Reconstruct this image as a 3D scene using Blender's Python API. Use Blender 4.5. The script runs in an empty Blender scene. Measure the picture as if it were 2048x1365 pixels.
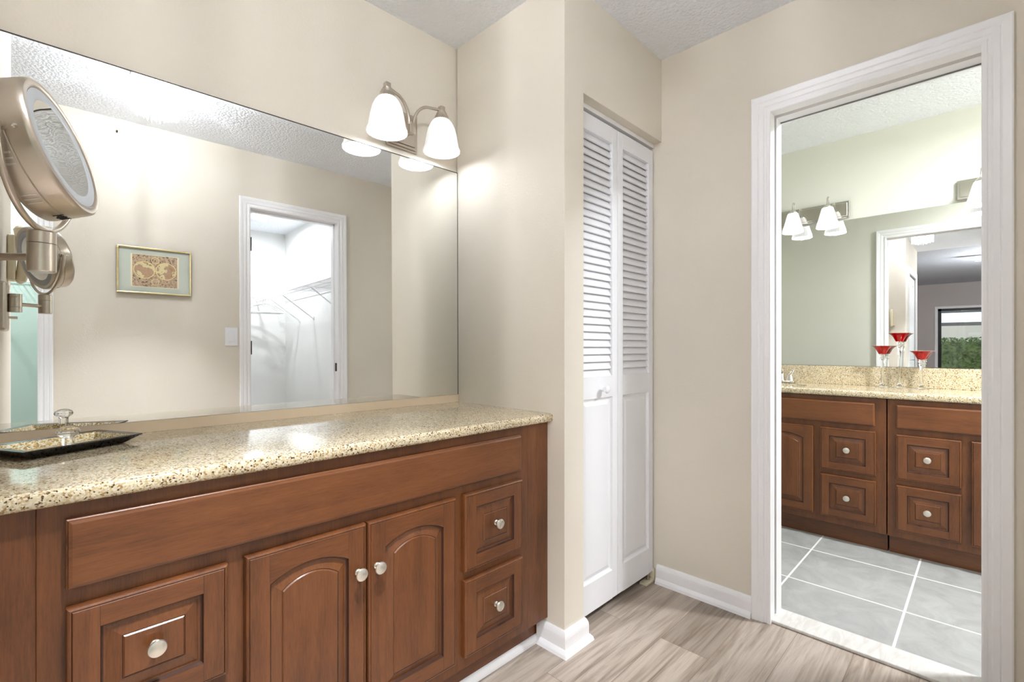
import bpy, bmesh, math, random
from math import sin, cos, pi, radians as R
from mathutils import Vector, Matrix
random.seed(7)

# ------------------------------------------------------------------ camera, world, exposure
scn = bpy.context.scene
COL = scn.collection
cam_d = bpy.data.cameras.new('camera'); cam = bpy.data.objects.new('camera', cam_d); COL.objects.link(cam)
cam.location = (-1.3633, -1.6891, 1.1019)
cam.rotation_euler = (R(90), 0, R(-45.391))
cam_d.sensor_width = 36; cam_d.lens = 962.77 / 2048 * 36
cam_d.shift_y = (694.5 - 682.5) / 2048
cam_d.clip_start = 0.02; cam_d.clip_end = 200
scn.camera = cam
wd = bpy.data.worlds.new('world'); scn.world = wd; wd.use_nodes = True
bg = wd.node_tree.nodes['Background']; bg.inputs[0].default_value = (0.78, 0.88, 1.0, 1); bg.inputs[1].default_value = 0.2
scn.view_settings.view_transform = 'Standard'; scn.view_settings.look = 'None'
scn.view_settings.exposure = 3.14; scn.view_settings.gamma = 1.0; scn.view_settings.use_curve_mapping = False
scn.cycles.use_denoising = True
scn.cycles.max_bounces = 12; scn.cycles.diffuse_bounces = 6; scn.cycles.glossy_bounces = 6
scn.cycles.transmission_bounces = 8; scn.cycles.transparent_max_bounces = 12
scn.cycles.sample_clamp_indirect = 6.0; scn.cycles.caustics_refractive = False; scn.cycles.caustics_reflective = False

# lamp powers (teal closet, bathroom ceiling and chandelier down lamps are added fill)
P_CHAND_DOWN, P_BATHFILL, P_TEALFILL = 1.4, 7.6, 2.8
P_SCONCE, P_CHAND, P_BATH, P_WALKIN, P_FAN = 0.155, 5.3, 0.24, 2.6, 15.0

# ------------------------------------------------------------------ materials
def lin(r, g, b):
    f = lambda c: (c / 255 / 12.92) if c / 255 <= 0.04045 else ((c / 255 + 0.055) / 1.055) ** 2.4
    return (f(r), f(g), f(b), 1)
MATS = {}
def new_mat(name):
    m = bpy.data.materials.new(name); m.use_nodes = True
    nt = m.node_tree; b = nt.nodes['Principled BSDF']; MATS[name] = m
    return m, nt, b
def plain(name, col, rough=0.5, metal=0.0, **kw):
    m, nt, b = new_mat(name)
    b.inputs['Base Color'].default_value = col; b.inputs['Roughness'].default_value = rough; b.inputs['Metallic'].default_value = metal
    for k, v in kw.items(): b.inputs[k.replace('_', ' ')].default_value = v
    return m
def node(nt, t, **kw):
    n = nt.nodes.new(t)
    for k, v in kw.items():
        if k in n.inputs: n.inputs[k].default_value = v
        else: setattr(n, k, v)
    return n
def ramp(nt, stops, interp='LINEAR'):
    n = nt.nodes.new('ShaderNodeValToRGB'); n.color_ramp.interpolation = interp
    while len(n.color_ramp.elements) < len(stops): n.color_ramp.elements.new(0.5)
    for e, (p, c) in zip(n.color_ramp.elements, stops): e.position = p; e.color = c
    return n
def coords(nt, scale=(1, 1, 1), loc=(0, 0, 0), rot=(0, 0, 0)):
    tc = nt.nodes.new('ShaderNodeTexCoord'); mp = nt.nodes.new('ShaderNodeMapping')
    mp.inputs['Scale'].default_value = scale; mp.inputs['Location'].default_value = loc; mp.inputs['Rotation'].default_value = rot
    nt.links.new(tc.outputs['Object'], mp.inputs['Vector']); return mp.outputs['Vector']
def bump(nt, b, height, strength, dist):
    n = nt.nodes.new('ShaderNodeBump'); n.inputs['Strength'].default_value = strength; n.inputs['Distance'].default_value = dist
    nt.links.new(height, n.inputs['Height']); nt.links.new(n.outputs['Normal'], b.inputs['Normal'])

def wall_paint(name, col, amt=0.05):
    m, nt, b = new_mat(name); v = coords(nt)
    n1 = node(nt, 'ShaderNodeTexNoise', Scale=1.3, Detail=2.0); nt.links.new(v, n1.inputs['Vector'])
    lo = [c * (1 - amt) for c in col[:3]] + [1]; hi = [min(1, c * (1 + amt)) for c in col[:3]] + [1]
    r = ramp(nt, [(0.3, lo), (0.7, hi)]); nt.links.new(n1.outputs['Fac'], r.inputs[0]); nt.links.new(r.outputs[0], b.inputs['Base Color'])
    n2 = node(nt, 'ShaderNodeTexNoise', Scale=140.0, Detail=3.0); nt.links.new(v, n2.inputs['Vector'])
    bump(nt, b, n2.outputs['Fac'], 0.12, 0.004); b.inputs['Roughness'].default_value = 0.62
    b.inputs['Specular IOR Level'].default_value = 0.25
    return m
M_WALL = wall_paint('beige_paint', lin(224, 217, 204))
M_WHITE_WALL = wall_paint('white_wall_paint', lin(233, 233, 231), 0.02)
M_GREEN_WALL = wall_paint('pale_green_paint', lin(220, 220, 209), 0.03)
M_TEAL = wall_paint('teal_paint', lin(190, 204, 196), 0.03)
M_BED = wall_paint('bedroom_paint', lin(196, 190, 187), 0.03)

def popcorn(name, col):
    m, nt, b = new_mat(name); v = coords(nt)
    vo = node(nt, 'ShaderNodeTexVoronoi', Scale=75.0); nt.links.new(v, vo.inputs['Vector'])
    no = node(nt, 'ShaderNodeTexNoise', Scale=95.0, Detail=5.0, Roughness=0.65); nt.links.new(v, no.inputs['Vector'])
    mx = node(nt, 'ShaderNodeMath', operation='SUBTRACT'); nt.links.new(no.outputs['Fac'], mx.inputs[0]); nt.links.new(vo.outputs['Distance'], mx.inputs[1])
    bump(nt, b, mx.outputs[0], 0.6, 0.010)
    b.inputs['Base Color'].default_value = col; b.inputs['Roughness'].default_value = 0.9
    return m
M_CEIL = popcorn('popcorn_ceiling', lin(244, 248, 254))
M_CEIL_BED = popcorn('daylit_popcorn_blue', lin(205, 212, 220))  # cool daylight tint is put into this ceiling's colour
M_TRIM = plain('white_trim_paint', lin(246, 246, 248), 0.35)
M_DOORW = plain('white_door_paint', lin(234, 235, 239), 0.42)
M_DARK = plain('dark_gap', lin(28, 26, 26), 0.8)  # near-black for the pocket slot's shade and the vent marks
M_LOUVGAP = plain('louver_shadow_gap', lin(70, 70, 72), 0.8)

def wood(name, vertical=True, base=(104, 60, 29), dark=(70, 38, 18), light=(123, 75, 39)):
    m, nt, b = new_mat(name)
    s = (14, 14, 1.1) if vertical else (1.1, 14, 14)
    v = coords(nt, s)
    n1 = node(nt, 'ShaderNodeTexNoise', Scale=1.6, Detail=4.0, Roughness=0.55, Distortion=0.8); nt.links.new(v, n1.inputs['Vector'])
    v2 = coords(nt, tuple(k * 6 for k in s))
    n2 = node(nt, 'ShaderNodeTexNoise', Scale=3.2, Detail=7.0, Roughness=0.75); nt.links.new(v2, n2.inputs['Vector'])
    v3 = coords(nt)
    n3 = node(nt, 'ShaderNodeTexNoise', Scale=5.0, Detail=2.0); nt.links.new(v3, n3.inputs['Vector'])
    a = node(nt, 'ShaderNodeMath', operation='MULTIPLY_ADD'); nt.links.new(n1.outputs['Fac'], a.inputs[0]); a.inputs[1].default_value = 0.35
    a2 = node(nt, 'ShaderNodeMath', operation='MULTIPLY'); nt.links.new(n2.outputs['Fac'], a2.inputs[0]); a2.inputs[1].default_value = 0.42
    a3 = node(nt, 'ShaderNodeMath', operation='MULTIPLY_ADD'); nt.links.new(n3.outputs['Fac'], a3.inputs[0]); a3.inputs[1].default_value = 0.23
    nt.links.new(a2.outputs[0], a3.inputs[2]); nt.links.new(a3.outputs[0], a.inputs[2])
    r = ramp(nt, [(0.36, lin(*dark)), (0.5, lin(*base)), (0.66, lin(*light))])
    nt.links.new(a.outputs[0], r.inputs[0]); nt.links.new(r.outputs[0], b.inputs['Base Color'])
    b.inputs['Roughness'].default_value = 0.38; b.inputs['Coat Weight'].default_value = 0.15; b.inputs['Coat Roughness'].default_value = 0.25
    bump(nt, b, n2.outputs['Fac'], 0.06, 0.002)
    return m
M_WV = wood('maple_upright_grain', True)
M_WH = wood('maple_level_grain', False)
M_GLAZE = plain('dark_glaze', lin(62, 33, 19), 0.5)

def granite(name, tint=(1, 1, 1)):
    m, nt, b = new_mat(name); v = coords(nt)
    vo = node(nt, 'ShaderNodeTexVoronoi', Scale=330.0, Randomness=1.0); nt.links.new(v, vo.inputs['Vector'])
    sp = nt.nodes.new('ShaderNodeSeparateColor'); nt.links.new(vo.outputs['Color'], sp.inputs[0])
    t = lambda r, g, b_: tuple(c * k for c, k in zip(lin(r, g, b_)[:3], tint)) + (1,)
    r = ramp(nt, [(0.0, t(86, 66, 46)), (0.075, t(166, 138, 98)), (0.19, t(202, 184, 148)), (0.42, t(218, 207, 179)), (0.72, t(230, 223, 206))], 'CONSTANT')
    nt.links.new(sp.outputs[0], r.inputs[0])
    n2 = node(nt, 'ShaderNodeTexNoise', Scale=30.0, Detail=3.0); nt.links.new(v, n2.inputs['Vector'])
    mx = nt.nodes.new('ShaderNodeMix'); mx.data_type = 'RGBA'; mx.blend_type = 'MULTIPLY'; mx.inputs[0].default_value = 0.25
    nt.links.new(r.outputs[0], mx.inputs[6]); nt.links.new(n2.outputs['Fac'], mx.inputs[7]); nt.links.new(mx.outputs[2], b.inputs['Base Color'])
    b.inputs['Roughness'].default_value = 0.09; b.inputs['Coat Weight'].default_value = 0.4; b.inputs['Coat Roughness'].default_value = 0.04
    return m
M_GRANITE = granite('speckled_quartz', (0.97, 0.94, 0.875))

def plank_floor():
    m, nt, b = new_mat('grey_oak_plank'); v = coords(nt, loc=(0.89, 0.09, 0))
    br = node(nt, 'ShaderNodeTexBrick', offset=0.37, Scale=1.0)
    br.inputs['Color1'].default_value = (0, 0, 0, 1); br.inputs['Color2'].default_value = (1, 1, 1, 1); br.inputs['Mortar'].default_value = (0.5, 0.5, 0.5, 1)
    br.inputs['Mortar Size'].default_value = 0.0009; br.inputs['Brick Width'].default_value = 1.22; br.inputs['Row Height'].default_value = 0.18
    nt.links.new(v, br.inputs['Vector'])
    v4 = coords(nt, (0.8, 11, 1))
    off = nt.nodes.new('ShaderNodeVectorMath'); off.operation = 'MULTIPLY_ADD'; off.inputs[1].default_value = (7, 13, 5)
    nt.links.new(br.outputs['Color'], off.inputs[0]); nt.links.new(v4, off.inputs[2])
    g = node(nt, 'ShaderNodeTexNoise', Scale=1.5, Detail=5.0, Roughness=0.6, Distortion=1.6); nt.links.new(off.outputs[0], g.inputs['Vector'])
    v5 = coords(nt, (3, 130, 1)); g2 = node(nt, 'ShaderNodeTexNoise', Scale=1.0, Detail=4.0, Roughness=0.7); nt.links.new(v5, g2.inputs['Vector'])
    r = ramp(nt, [(0.3, lin(126, 112, 99)), (0.47, lin(166, 153, 140)), (0.6, lin(186, 175, 163)), (0.75, lin(158, 143, 129))])
    ad = node(nt, 'ShaderNodeMath', operation='MULTIPLY_ADD'); nt.links.new(g2.outputs['Fac'], ad.inputs[0]); ad.inputs[1].default_value = 0.35; nt.links.new(g.outputs['Fac'], ad.inputs[2])
    sb = node(nt, 'ShaderNodeMath', operation='SUBTRACT'); nt.links.new(ad.outputs[0], sb.inputs[0]); sb.inputs[1].default_value = 0.17
    nt.links.new(sb.outputs[0], r.inputs[0])
    tone = ramp(nt, [(0.0, (0.66, 0.63, 0.60, 1)), (0.45, (0.92, 0.91, 0.90, 1)), (1.0, (1.06, 1.05, 1.04, 1))]); nt.links.new(br.outputs['Color'], tone.inputs[0])
    mx = nt.nodes.new('ShaderNodeMix'); mx.data_type = 'RGBA'; mx.blend_type = 'MULTIPLY'; mx.inputs[0].default_value = 1
    nt.links.new(r.outputs[0], mx.inputs[6]); nt.links.new(tone.outputs[0], mx.inputs[7])
    mo = nt.nodes.new('ShaderNodeMix'); mo.data_type = 'RGBA'; nt.links.new(br.outputs['Fac'], mo.inputs[0]); nt.links.new(mx.outputs[2], mo.inputs[6]); mo.inputs[7].default_value = lin(118, 104, 93)
    nt.links.new(mo.outputs[2], b.inputs['Base Color']); b.inputs['Roughness'].default_value = 0.42
    bump(nt, b, g2.outputs['Fac'], 0.05, 0.002)
    return m
M_FLOOR = plank_floor()
def tile_floor():
    m, nt, b = new_mat('grey_marble_tile'); v = coords(nt, loc=(0.095, 0.14, 0))
    br = node(nt, 'ShaderNodeTexBrick', offset=0.0, Scale=1.0)
    br.inputs['Mortar Size'].default_value = 0.0045; br.inputs['Brick Width'].default_value = 0.435; br.inputs['Row Height'].default_value = 0.435
    nt.links.new(v, br.inputs['Vector']); v2 = coords(nt)
    n = node(nt, 'ShaderNodeTexNoise', Scale=6.0, Detail=8.0, Roughness=0.65, Distortion=1.2); nt.links.new(v2, n.inputs['Vector'])
    r = ramp(nt, [(0.3, lin(150, 150, 148)), (0.5, lin(164, 165, 163)), (0.7, lin(176, 177, 174))]); nt.links.new(n.outputs['Fac'], r.inputs[0])
    mo = nt.nodes.new('ShaderNodeMix'); mo.data_type = 'RGBA'; nt.links.new(br.outputs['Fac'], mo.inputs[0]); nt.links.new(r.outputs[0], mo.inputs[6]); mo.inputs[7].default_value = lin(236, 236, 234)
    nt.links.new(mo.outputs[2], b.inputs['Base Color']); b.inputs['Roughness'].default_value = 0.35
    return m
M_TILE = tile_floor()
def marble():
    m, nt, b = new_mat('white_marble'); v = coords(nt, (2, 9, 2))
    n = node(nt, 'ShaderNodeTexNoise', Scale=3.0, Detail=7.0, Distortion=1.8); nt.links.new(v, n.inputs['Vector'])
    r = ramp(nt, [(0.35, lin(206, 203, 198)), (0.55, lin(218, 216, 211))]); nt.links.new(n.outputs['Fac'], r.inputs[0]); nt.links.new(r.outputs[0], b.inputs['Base Color'])
    b.inputs['Roughness'].default_value = 0.25; return m
M_MARBLE = marble()
M_MIRROR = plain('mirror_silver', (0.90, 0.915, 0.90, 1), 0.0, 1.0)
M_EDGE = plain('mirror_dark_edge', lin(58, 52, 46), 0.5)
M_STRIP = plain('tan_strip', lin(216, 198, 172), 0.5)
M_NICKEL = plain('brushed_nickel', lin(196, 186, 174), 0.30, 1.0, Anisotropic=0.5)
M_CHROME = plain('chrome', lin(215, 212, 206), 0.12, 1.0)
M_KNOB = plain('satin_nickel_knob', lin(222, 218, 208), 0.28, 0.9)
M_GOLD = plain('pale_gold_metal', lin(226, 208, 160), 0.22, 1.0)
M_MAT = plain('pale_grey_mat_board', lin(196, 204, 192), 0.6, Coat_Weight=1.0, Coat_Roughness=0.02)
M_CREAMP = plain('cream_paper', lin(236, 226, 196), 0.6)
M_PLASTIC = plain('white_plastic', lin(238, 240, 244), 0.35)
M_CREAM = plain('cream_plastic', lin(226, 216, 190), 0.4)
M_BLACK = plain('black_lacquer', lin(20, 19, 22), 0.12)
M_BLACKM = plain('black_metal', lin(22, 21, 20), 0.45)
M_BRONZE = plain('dark_bronze_hinge', lin(56, 46, 38), 0.4, 0.8)
M_GLASS = plain('clear_glass', (0.98, 0.99, 1, 1), 0.02, 0, Transmission_Weight=1.0, IOR=1.46)
M_RED = plain('ruby_glass', lin(192, 6, 16), 0.04, 0, Transmission_Weight=0.45, IOR=1.45)
M_WIRE = plain('white_wire_coating', lin(236, 236, 238), 0.4)
M_HANGER = plain('white_hanger_plastic', lin(226, 229, 228), 0.4)
M_PORC = plain('white_porcelain', lin(240, 240, 238), 0.12)
M_STUCCO = plain('cream_stucco', lin(232, 222, 206), 0.9)
M_SOFFIT = plain('patio_beam_paint', lin(108, 108, 106), 0.8)
M_PATIO = plain('patio_concrete', lin(190, 186, 178), 0.9)

def shade_mat(name, strength, col=(1.0, 0.985, 0.96, 1)):
    m, nt, b = new_mat(name)
    b.inputs['Base Color'].default_value = (0.9, 0.9, 0.9, 1); b.inputs['Roughness'].default_value = 0.3
    b.inputs['Emission Color'].default_value = col; b.inputs['Emission Strength'].default_value = strength
    return m
M_SHADE = shade_mat('lit_frosted_shade', 0.052)
M_SHADE_B = shade_mat('lit_pleated_shade', 0.085)
M_BULB = shade_mat('lit_bulb', 1.2)
M_LED = shade_mat('lit_ceiling_lens', 1.2)
M_FANLIGHT = shade_mat('lit_fan_bowl', 1.6, (1.0, 0.72, 0.42, 1))
def crystal_mat():
    m = bpy.data.materials.new('crystal_rod_glass'); m.use_nodes = True; nt = m.node_tree
    nt.nodes.remove(nt.nodes['Principled BSDF']); out = nt.nodes['Material Output']
    t = nt.nodes.new('ShaderNodeBsdfTransparent'); t.inputs[0].default_value = (0.97, 0.97, 0.97, 1); d = nt.nodes.new('ShaderNodeBsdfTranslucent'); d.inputs[0].default_value = (0.95, 0.95, 0.95, 1)
    g = nt.nodes.new('ShaderNodeBsdfGlossy'); g.inputs['Roughness'].default_value = 0.1; m1 = nt.nodes.new('ShaderNodeMixShader'); m1.inputs[0].default_value = 0.35
    nt.links.new(d.outputs[0], m1.inputs[1]); nt.links.new(g.outputs[0], m1.inputs[2])
    mx = nt.nodes.new('ShaderNodeMixShader'); mx.inputs[0].default_value = 0.42; nt.links.new(t.outputs[0], mx.inputs[1]); nt.links.new(m1.outputs[0], mx.inputs[2]); nt.links.new(mx.outputs[0], out.inputs[0])
    return m
M_CRYSTAL = crystal_mat()

def brushed_gold_hammered():
    m, nt, b = new_mat('hammered_gold_leaf'); v = coords(nt)
    vo = node(nt, 'ShaderNodeTexVoronoi', Scale=330.0); nt.links.new(v, vo.inputs['Vector'])
    sp = nt.nodes.new('ShaderNodeSeparateColor'); nt.links.new(vo.outputs['Color'], sp.inputs[0])
    r = ramp(nt, [(0.0, lin(150, 116, 52)), (0.3, lin(206, 176, 106)), (0.6, lin(228, 212, 170)), (0.85, lin(240, 236, 224))]); nt.links.new(sp.outputs[0], r.inputs[0])
    nt.links.new(r.outputs[0], b.inputs['Base Color']); b.inputs['Metallic'].default_value = 0.6; b.inputs['Roughness'].default_value = 0.35
    bump(nt, b, vo.outputs['Distance'], 0.6, 0.003); return m
M_LEAFGOLD = brushed_gold_hammered()
def map_mat(name, cols, scale):
    m, nt, b = new_mat(name); v = coords(nt)
    n = node(nt, 'ShaderNodeTexNoise', Scale=scale, Detail=6.0, Roughness=0.62, Distortion=0.7); nt.links.new(v, n.inputs['Vector'])
    r = ramp(nt, cols); nt.links.new(n.outputs['Fac'], r.inputs[0]); nt.links.new(r.outputs[0], b.inputs['Base Color'])
    b.inputs['Roughness'].default_value = 0.5; b.inputs['Coat Weight'].default_value = 1.0; b.inputs['Coat Roughness'].default_value = 0.02; return m
M_MAPBG = map_mat('sepia_ornament_print', [(0.38, lin(88, 66, 52)), (0.46, lin(178, 150, 122)), (0.54, lin(208, 184, 152)), (0.62, lin(120, 92, 72))], 75)
M_MAPDISC = map_mat('antique_globe_print', [(0.47, lin(222, 206, 160)), (0.5, lin(130, 100, 70)), (0.53, lin(188, 154, 122)), (0.7, lin(168, 130, 100))], 24)
M_MAPRING = plain('antique_ring_print', lin(232, 210, 150), 0.5, Coat_Weight=1.0, Coat_Roughness=0.02)
def leaf_mat():
    m, nt, b = new_mat('hedge_leaf'); v = coords(nt)
    n = node(nt, 'ShaderNodeTexNoise', Scale=9.0, Detail=3.0); nt.links.new(v, n.inputs['Vector'])
    r = ramp(nt, [(0.35, lin(70, 96, 52)), (0.6, lin(128, 150, 88))]); nt.links.new(n.outputs['Fac'], r.inputs[0]); nt.links.new(r.outputs[0], b.inputs['Base Color'])
    b.inputs['Roughness'].default_value = 0.55; return m
M_LEAF = leaf_mat()
def pane_mat():
    m = bpy.data.materials.new('window_pane_glass'); m.use_nodes = True; nt = m.node_tree
    nt.nodes.remove(nt.nodes['Principled BSDF']); out = nt.nodes['Material Output']
    t = nt.nodes.new('ShaderNodeBsdfTransparent'); g = nt.nodes.new('ShaderNodeBsdfGlossy'); g.inputs['Roughness'].default_value = 0.0
    f = nt.nodes.new('ShaderNodeFresnel'); f.inputs[0].default_value = 1.5; mx = nt.nodes.new('ShaderNodeMixShader')
    nt.links.new(f.outputs[0], mx.inputs[0]); nt.links.new(t.outputs[0], mx.inputs[1]); nt.links.new(g.outputs[0], mx.inputs[2]); nt.links.new(mx.outputs[0], out.inputs[0])
    return m
M_PANE = pane_mat()

# ------------------------------------------------------------------ mesh helpers
class MB:
    """collects shapes and links them as ONE mesh object"""
    def __init__(s): s.bm = bmesh.new(); s.mi = 0
    def faces(s, vs, fs, M=None, mi=None):
        bv = [s.bm.verts.new(M @ Vector(v) if M else v) for v in vs]
        out = []
        for f in fs:
            try:
                fc = s.bm.faces.new([bv[i] for i in f]); fc.material_index = s.mi if mi is None else mi; out.append(fc)
            except ValueError: pass
        return bv, out
    def box(s, x0, x1, y0, y1, z0, z1, bev=0.0, M=None, seg=2):
        x0, x1 = min(x0, x1), max(x0, x1); y0, y1 = min(y0, y1), max(y0, y1); z0, z1 = min(z0, z1), max(z0, z1)
        vs = [(x, y, z) for z in (z0, z1) for y in (y0, y1) for x in (x0, x1)]
        fs = [(0, 2, 3, 1), (4, 5, 7, 6), (0, 1, 5, 4), (2, 6, 7, 3), (0, 4, 6, 2), (1, 3, 7, 5)]
        bv, fc = s.faces(vs, fs, M)
        if bev > 0:
            es = list({e for f in fc for e in f.edges})
            bmesh.ops.bevel(s.bm, geom=es, offset=bev, segments=seg, profile=0.5, affect='EDGES')
        return s
    def prism(s, poly, z0, z1, M=None):
        n = len(poly); vs = [(x, y, z0) for x, y in poly] + [(x, y, z1) for x, y in poly]
        fs = [tuple(reversed(range(n))), tuple(range(n, 2 * n))] + [(i, (i + 1) % n, n + (i + 1) % n, n + i) for i in range(n)]
        s.faces(vs, fs, M); return s
    def lathe(s, prof, n=32, M=None, rib=None, cap=True):
        """prof: (r, z) from one end to the other; rib: (count, depth)"""
        vs = []
        for r, z in prof:
            for k in range(n):
                a = 2 * pi * k / n; rr = r
                if rib and r > 0.012: rr = r + rib[1] * cos(rib[0] * a)
                vs.append((rr * cos(a), rr * sin(a), z))
        fs = []
        for j in range(len(prof) - 1):
            for k in range(n):
                fs.append((j * n + k, j * n + (k + 1) % n, (j + 1) * n + (k + 1) % n, (j + 1) * n + k))
        if cap:
            fs.append(tuple(reversed(range(n)))); fs.append(tuple(range((len(prof) - 1) * n, len(prof) * n)))
        s.faces(vs, fs, M); return s
    def tube(s, pts, r, n=12, cap=True, closed=False):
        pts = [Vector(p) for p in pts]; rings = []; L = len(pts); up = None
        for i, p in enumerate(pts):
            if closed: t = (pts[(i + 1) % L] - pts[i - 1]).normalized()
            else: t = (pts[min(i + 1, L - 1)] - pts[max(i - 1, 0)]).normalized()
            if up is None:
                a = Vector((0, 0, 1)) if abs(t.z) < 0.9 else Vector((1, 0, 0)); up = (a - t * a.dot(t)).normalized()
            else: up = (up - t * up.dot(t)).normalized()
            sd = t.cross(up); rr = r[i] if isinstance(r, (list, tuple)) else r
            rings.append([s.bm.verts.new(p + rr * (cos(2 * pi * k / n) * up + sin(2 * pi * k / n) * sd)) for k in range(n)])
        for i in range(L if closed else L - 1):
            A, B = rings[i], rings[(i + 1) % L]
            for k in range(n):
                f = s.bm.faces.new((A[k], A[(k + 1) % n], B[(k + 1) % n], B[k])); f.material_index = s.mi
        if cap and not closed:
            for rg in (list(reversed(rings[0])), rings[-1]):
                f = s.bm.faces.new(rg); f.material_index = s.mi
        return s
    def ball(s, c, r, sc=(1, 1, 1), n=20, M=None):
        prof = [(max(1e-4, sin(pi * i / n) ), -cos(pi * i / n)) for i in range(n + 1)]
        m = Matrix.Translation(c) @ Matrix.Diagonal((r * sc[0], r * sc[1], r * sc[2], 1))
        return s.lathe(prof, n * 2, (M @ m) if M else m)
    def build(s, name, mat, parent=None, smooth=False, angle=35, loc=None, rotz=None):
        bmesh.ops.recalc_face_normals(s.bm, faces=s.bm.faces[:])
        me = bpy.data.meshes.new(name); s.bm.to_mesh(me); s.bm.free()
        for m in (mat if isinstance(mat, (list, tuple)) else [mat]): me.materials.append(m)
        if smooth:
            for p in me.polygons: p.use_smooth = True
            try: me.set_sharp_from_angle(angle=R(angle))
            except Exception: pass
        o = bpy.data.objects.new(name, me); COL.objects.link(o)
        if parent: o.parent = parent
        if loc: o.location = loc
        if rotz is not None: o.rotation_euler = (0, 0, rotz)
        return o
def tag(o, label=None, cat=None, group=None, kind=None):
    if label: o['label'] = label
    if cat: o['category'] = cat
    if group: o['group'] = group
    if kind: o['kind'] = kind
    return o
def thing(name, label, cat, loc=(0, 0, 0), rotz=0.0, group=None, kind=None):
    o = bpy.data.objects.new(name, None); COL.objects.link(o); o.empty_display_size = 0.05
    o.location = loc; o.rotation_euler = (0, 0, rotz)
    return tag(o, label, cat, group, kind)
def copy_tree(o, parent=None):
    c = o.copy(); COL.objects.link(c)
    if parent: c.parent = parent
    for ch in list(o.children): copy_tree(ch, c)
    return c
def struct(name, mb, mat, label, cat, **kw):
    o = mb.build(name, mat, **kw); return tag(o, label, cat, kind='structure')
def lamp(name, parent, loc, power, radius=0.02, col=(0.938, 0.965, 1.02)):
    d = bpy.data.lights.new(name, 'POINT'); d.energy = power; d.shadow_soft_size = radius; d.color = col
    o = bpy.data.objects.new(name, d); COL.objects.link(o); o.parent = parent; o.location = loc; return o
def down_lamp(name, parent, loc, power, size, col=(0.938, 0.965, 1.02), spread=pi):
    d = bpy.data.lights.new(name, 'AREA'); d.shape = 'DISK'; d.size = size; d.energy = power; d.color = col; d.spread = spread
    o = bpy.data.objects.new(name, d); COL.objects.link(o); o.parent = parent; o.location = loc; return o
YM = lambda x: -0.0256 * x + 0.008            # the mirror wall is very slightly out of square
H = 2.44
XF, XF2, XM = 0.7263, 0.8463, 2.3355
YB, YB2 = -1.8315, -1.9515
XL = -1.452
def fr(o_x, o_y, rot): return Matrix.Translation((o_x, o_y, 0)) @ Matrix.Rotation(rot, 4, 'Z')

# ------------------------------------------------------------------ the room shell
struct('floor', MB().box(-8.2, 0.735, YB2 - 2.6, 1.2, -0.06, 0), M_FLOOR, 'grey-brown wood plank floor of the dressing area', 'floor')
struct('floor_bathroom', MB().box(0.735, 2.5, -3.2, 0.3, -0.06, 0), M_TILE, 'pale grey square tile floor of the bathroom', 'floor')
struct('ceiling', MB().box(-2.8, 0.80, YB2, 0.3, H, H + 0.08), M_CEIL, 'white popcorn ceiling above the long vanity', 'ceiling')
struct('ceiling_bathroom', MB().box(0.80, 2.5, -3.2, 0.3, H, H + 0.08), M_CEIL, 'white popcorn ceiling of the bathroom', 'ceiling')
struct('ceiling_bedroom', MB().box(-8.2, -2.8, -4.6, 1.2, H + 0.03, H + 0.11), M_CEIL_BED, 'bedroom popcorn ceiling with blue-grey daylight painted in', 'ceiling')
struct('ceiling_closet', MB().box(-2.8, 0.66, -4.3, YB2, H, H + 0.08), M_CEIL, 'white ceiling of the walk-in closet', 'ceiling')
struct('wall_mirror', MB().prism([(XL - 0.1, YM(XL - 0.1)), (0.85, YM(0.85)), (0.85, 0.2), (XL - 0.1, 0.2)], 0, H), M_WALL, 'beige wall behind the long frameless mirror', 'wall')
struct('wall_return', MB().box(0, 0.115, -0.609, 0.0, 0, H), M_WALL, 'short beige wall stub at the right end of the long counter', 'wall')
struct('wall_header', MB().box(0.115, XF, -0.609, -0.485, 2.058, H), M_WALL, 'beige wall piece above the louvered closet door', 'wall')
w = MB(); a, b_ = XF, 0.79
w.box(a, b_, -1.06, 0.1, 0, H); w.box(a, b_, YB2, -1.695, 0, H); w.box(a, b_, -1.695, -1.06, 2.054, H)
struct('wall_right', w, M_WALL, 'beige wall with the bathroom doorway', 'wall')
w = MB(); a, b_ = 0.79, XF2
w.box(a, b_, -1.06, 0.3, 0, H); w.box(a, b_, -3.2, -1.695, 0, H); w.box(a, b_, -1.695, -1.06, 2.054, H)
struct('wall_bathroom_door_side', w, M_GREEN_WALL, 'pale green bathroom wall around the doorway, seen in the bathroom mirror', 'wall')
struct('wall_bathroom_mirror_side', MB().box(XM, 2.5, -3.2, 0.3, 0, H), M_GREEN_WALL, 'pale green-white wall behind the bathroom mirror', 'wall')
struct('wall_bathroom_left', MB().box(XF2, XM, 0.1, 0.3, 0, H), M_GREEN_WALL, 'pale green end wall on the left of the bathroom', 'wall')
struct('wall_bathroom_right', MB().box(XF2, XM, -3.2, -3.0, 0, H), M_GREEN_WALL, 'pale green end wall on the right of the bathroom', 'wall')
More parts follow.
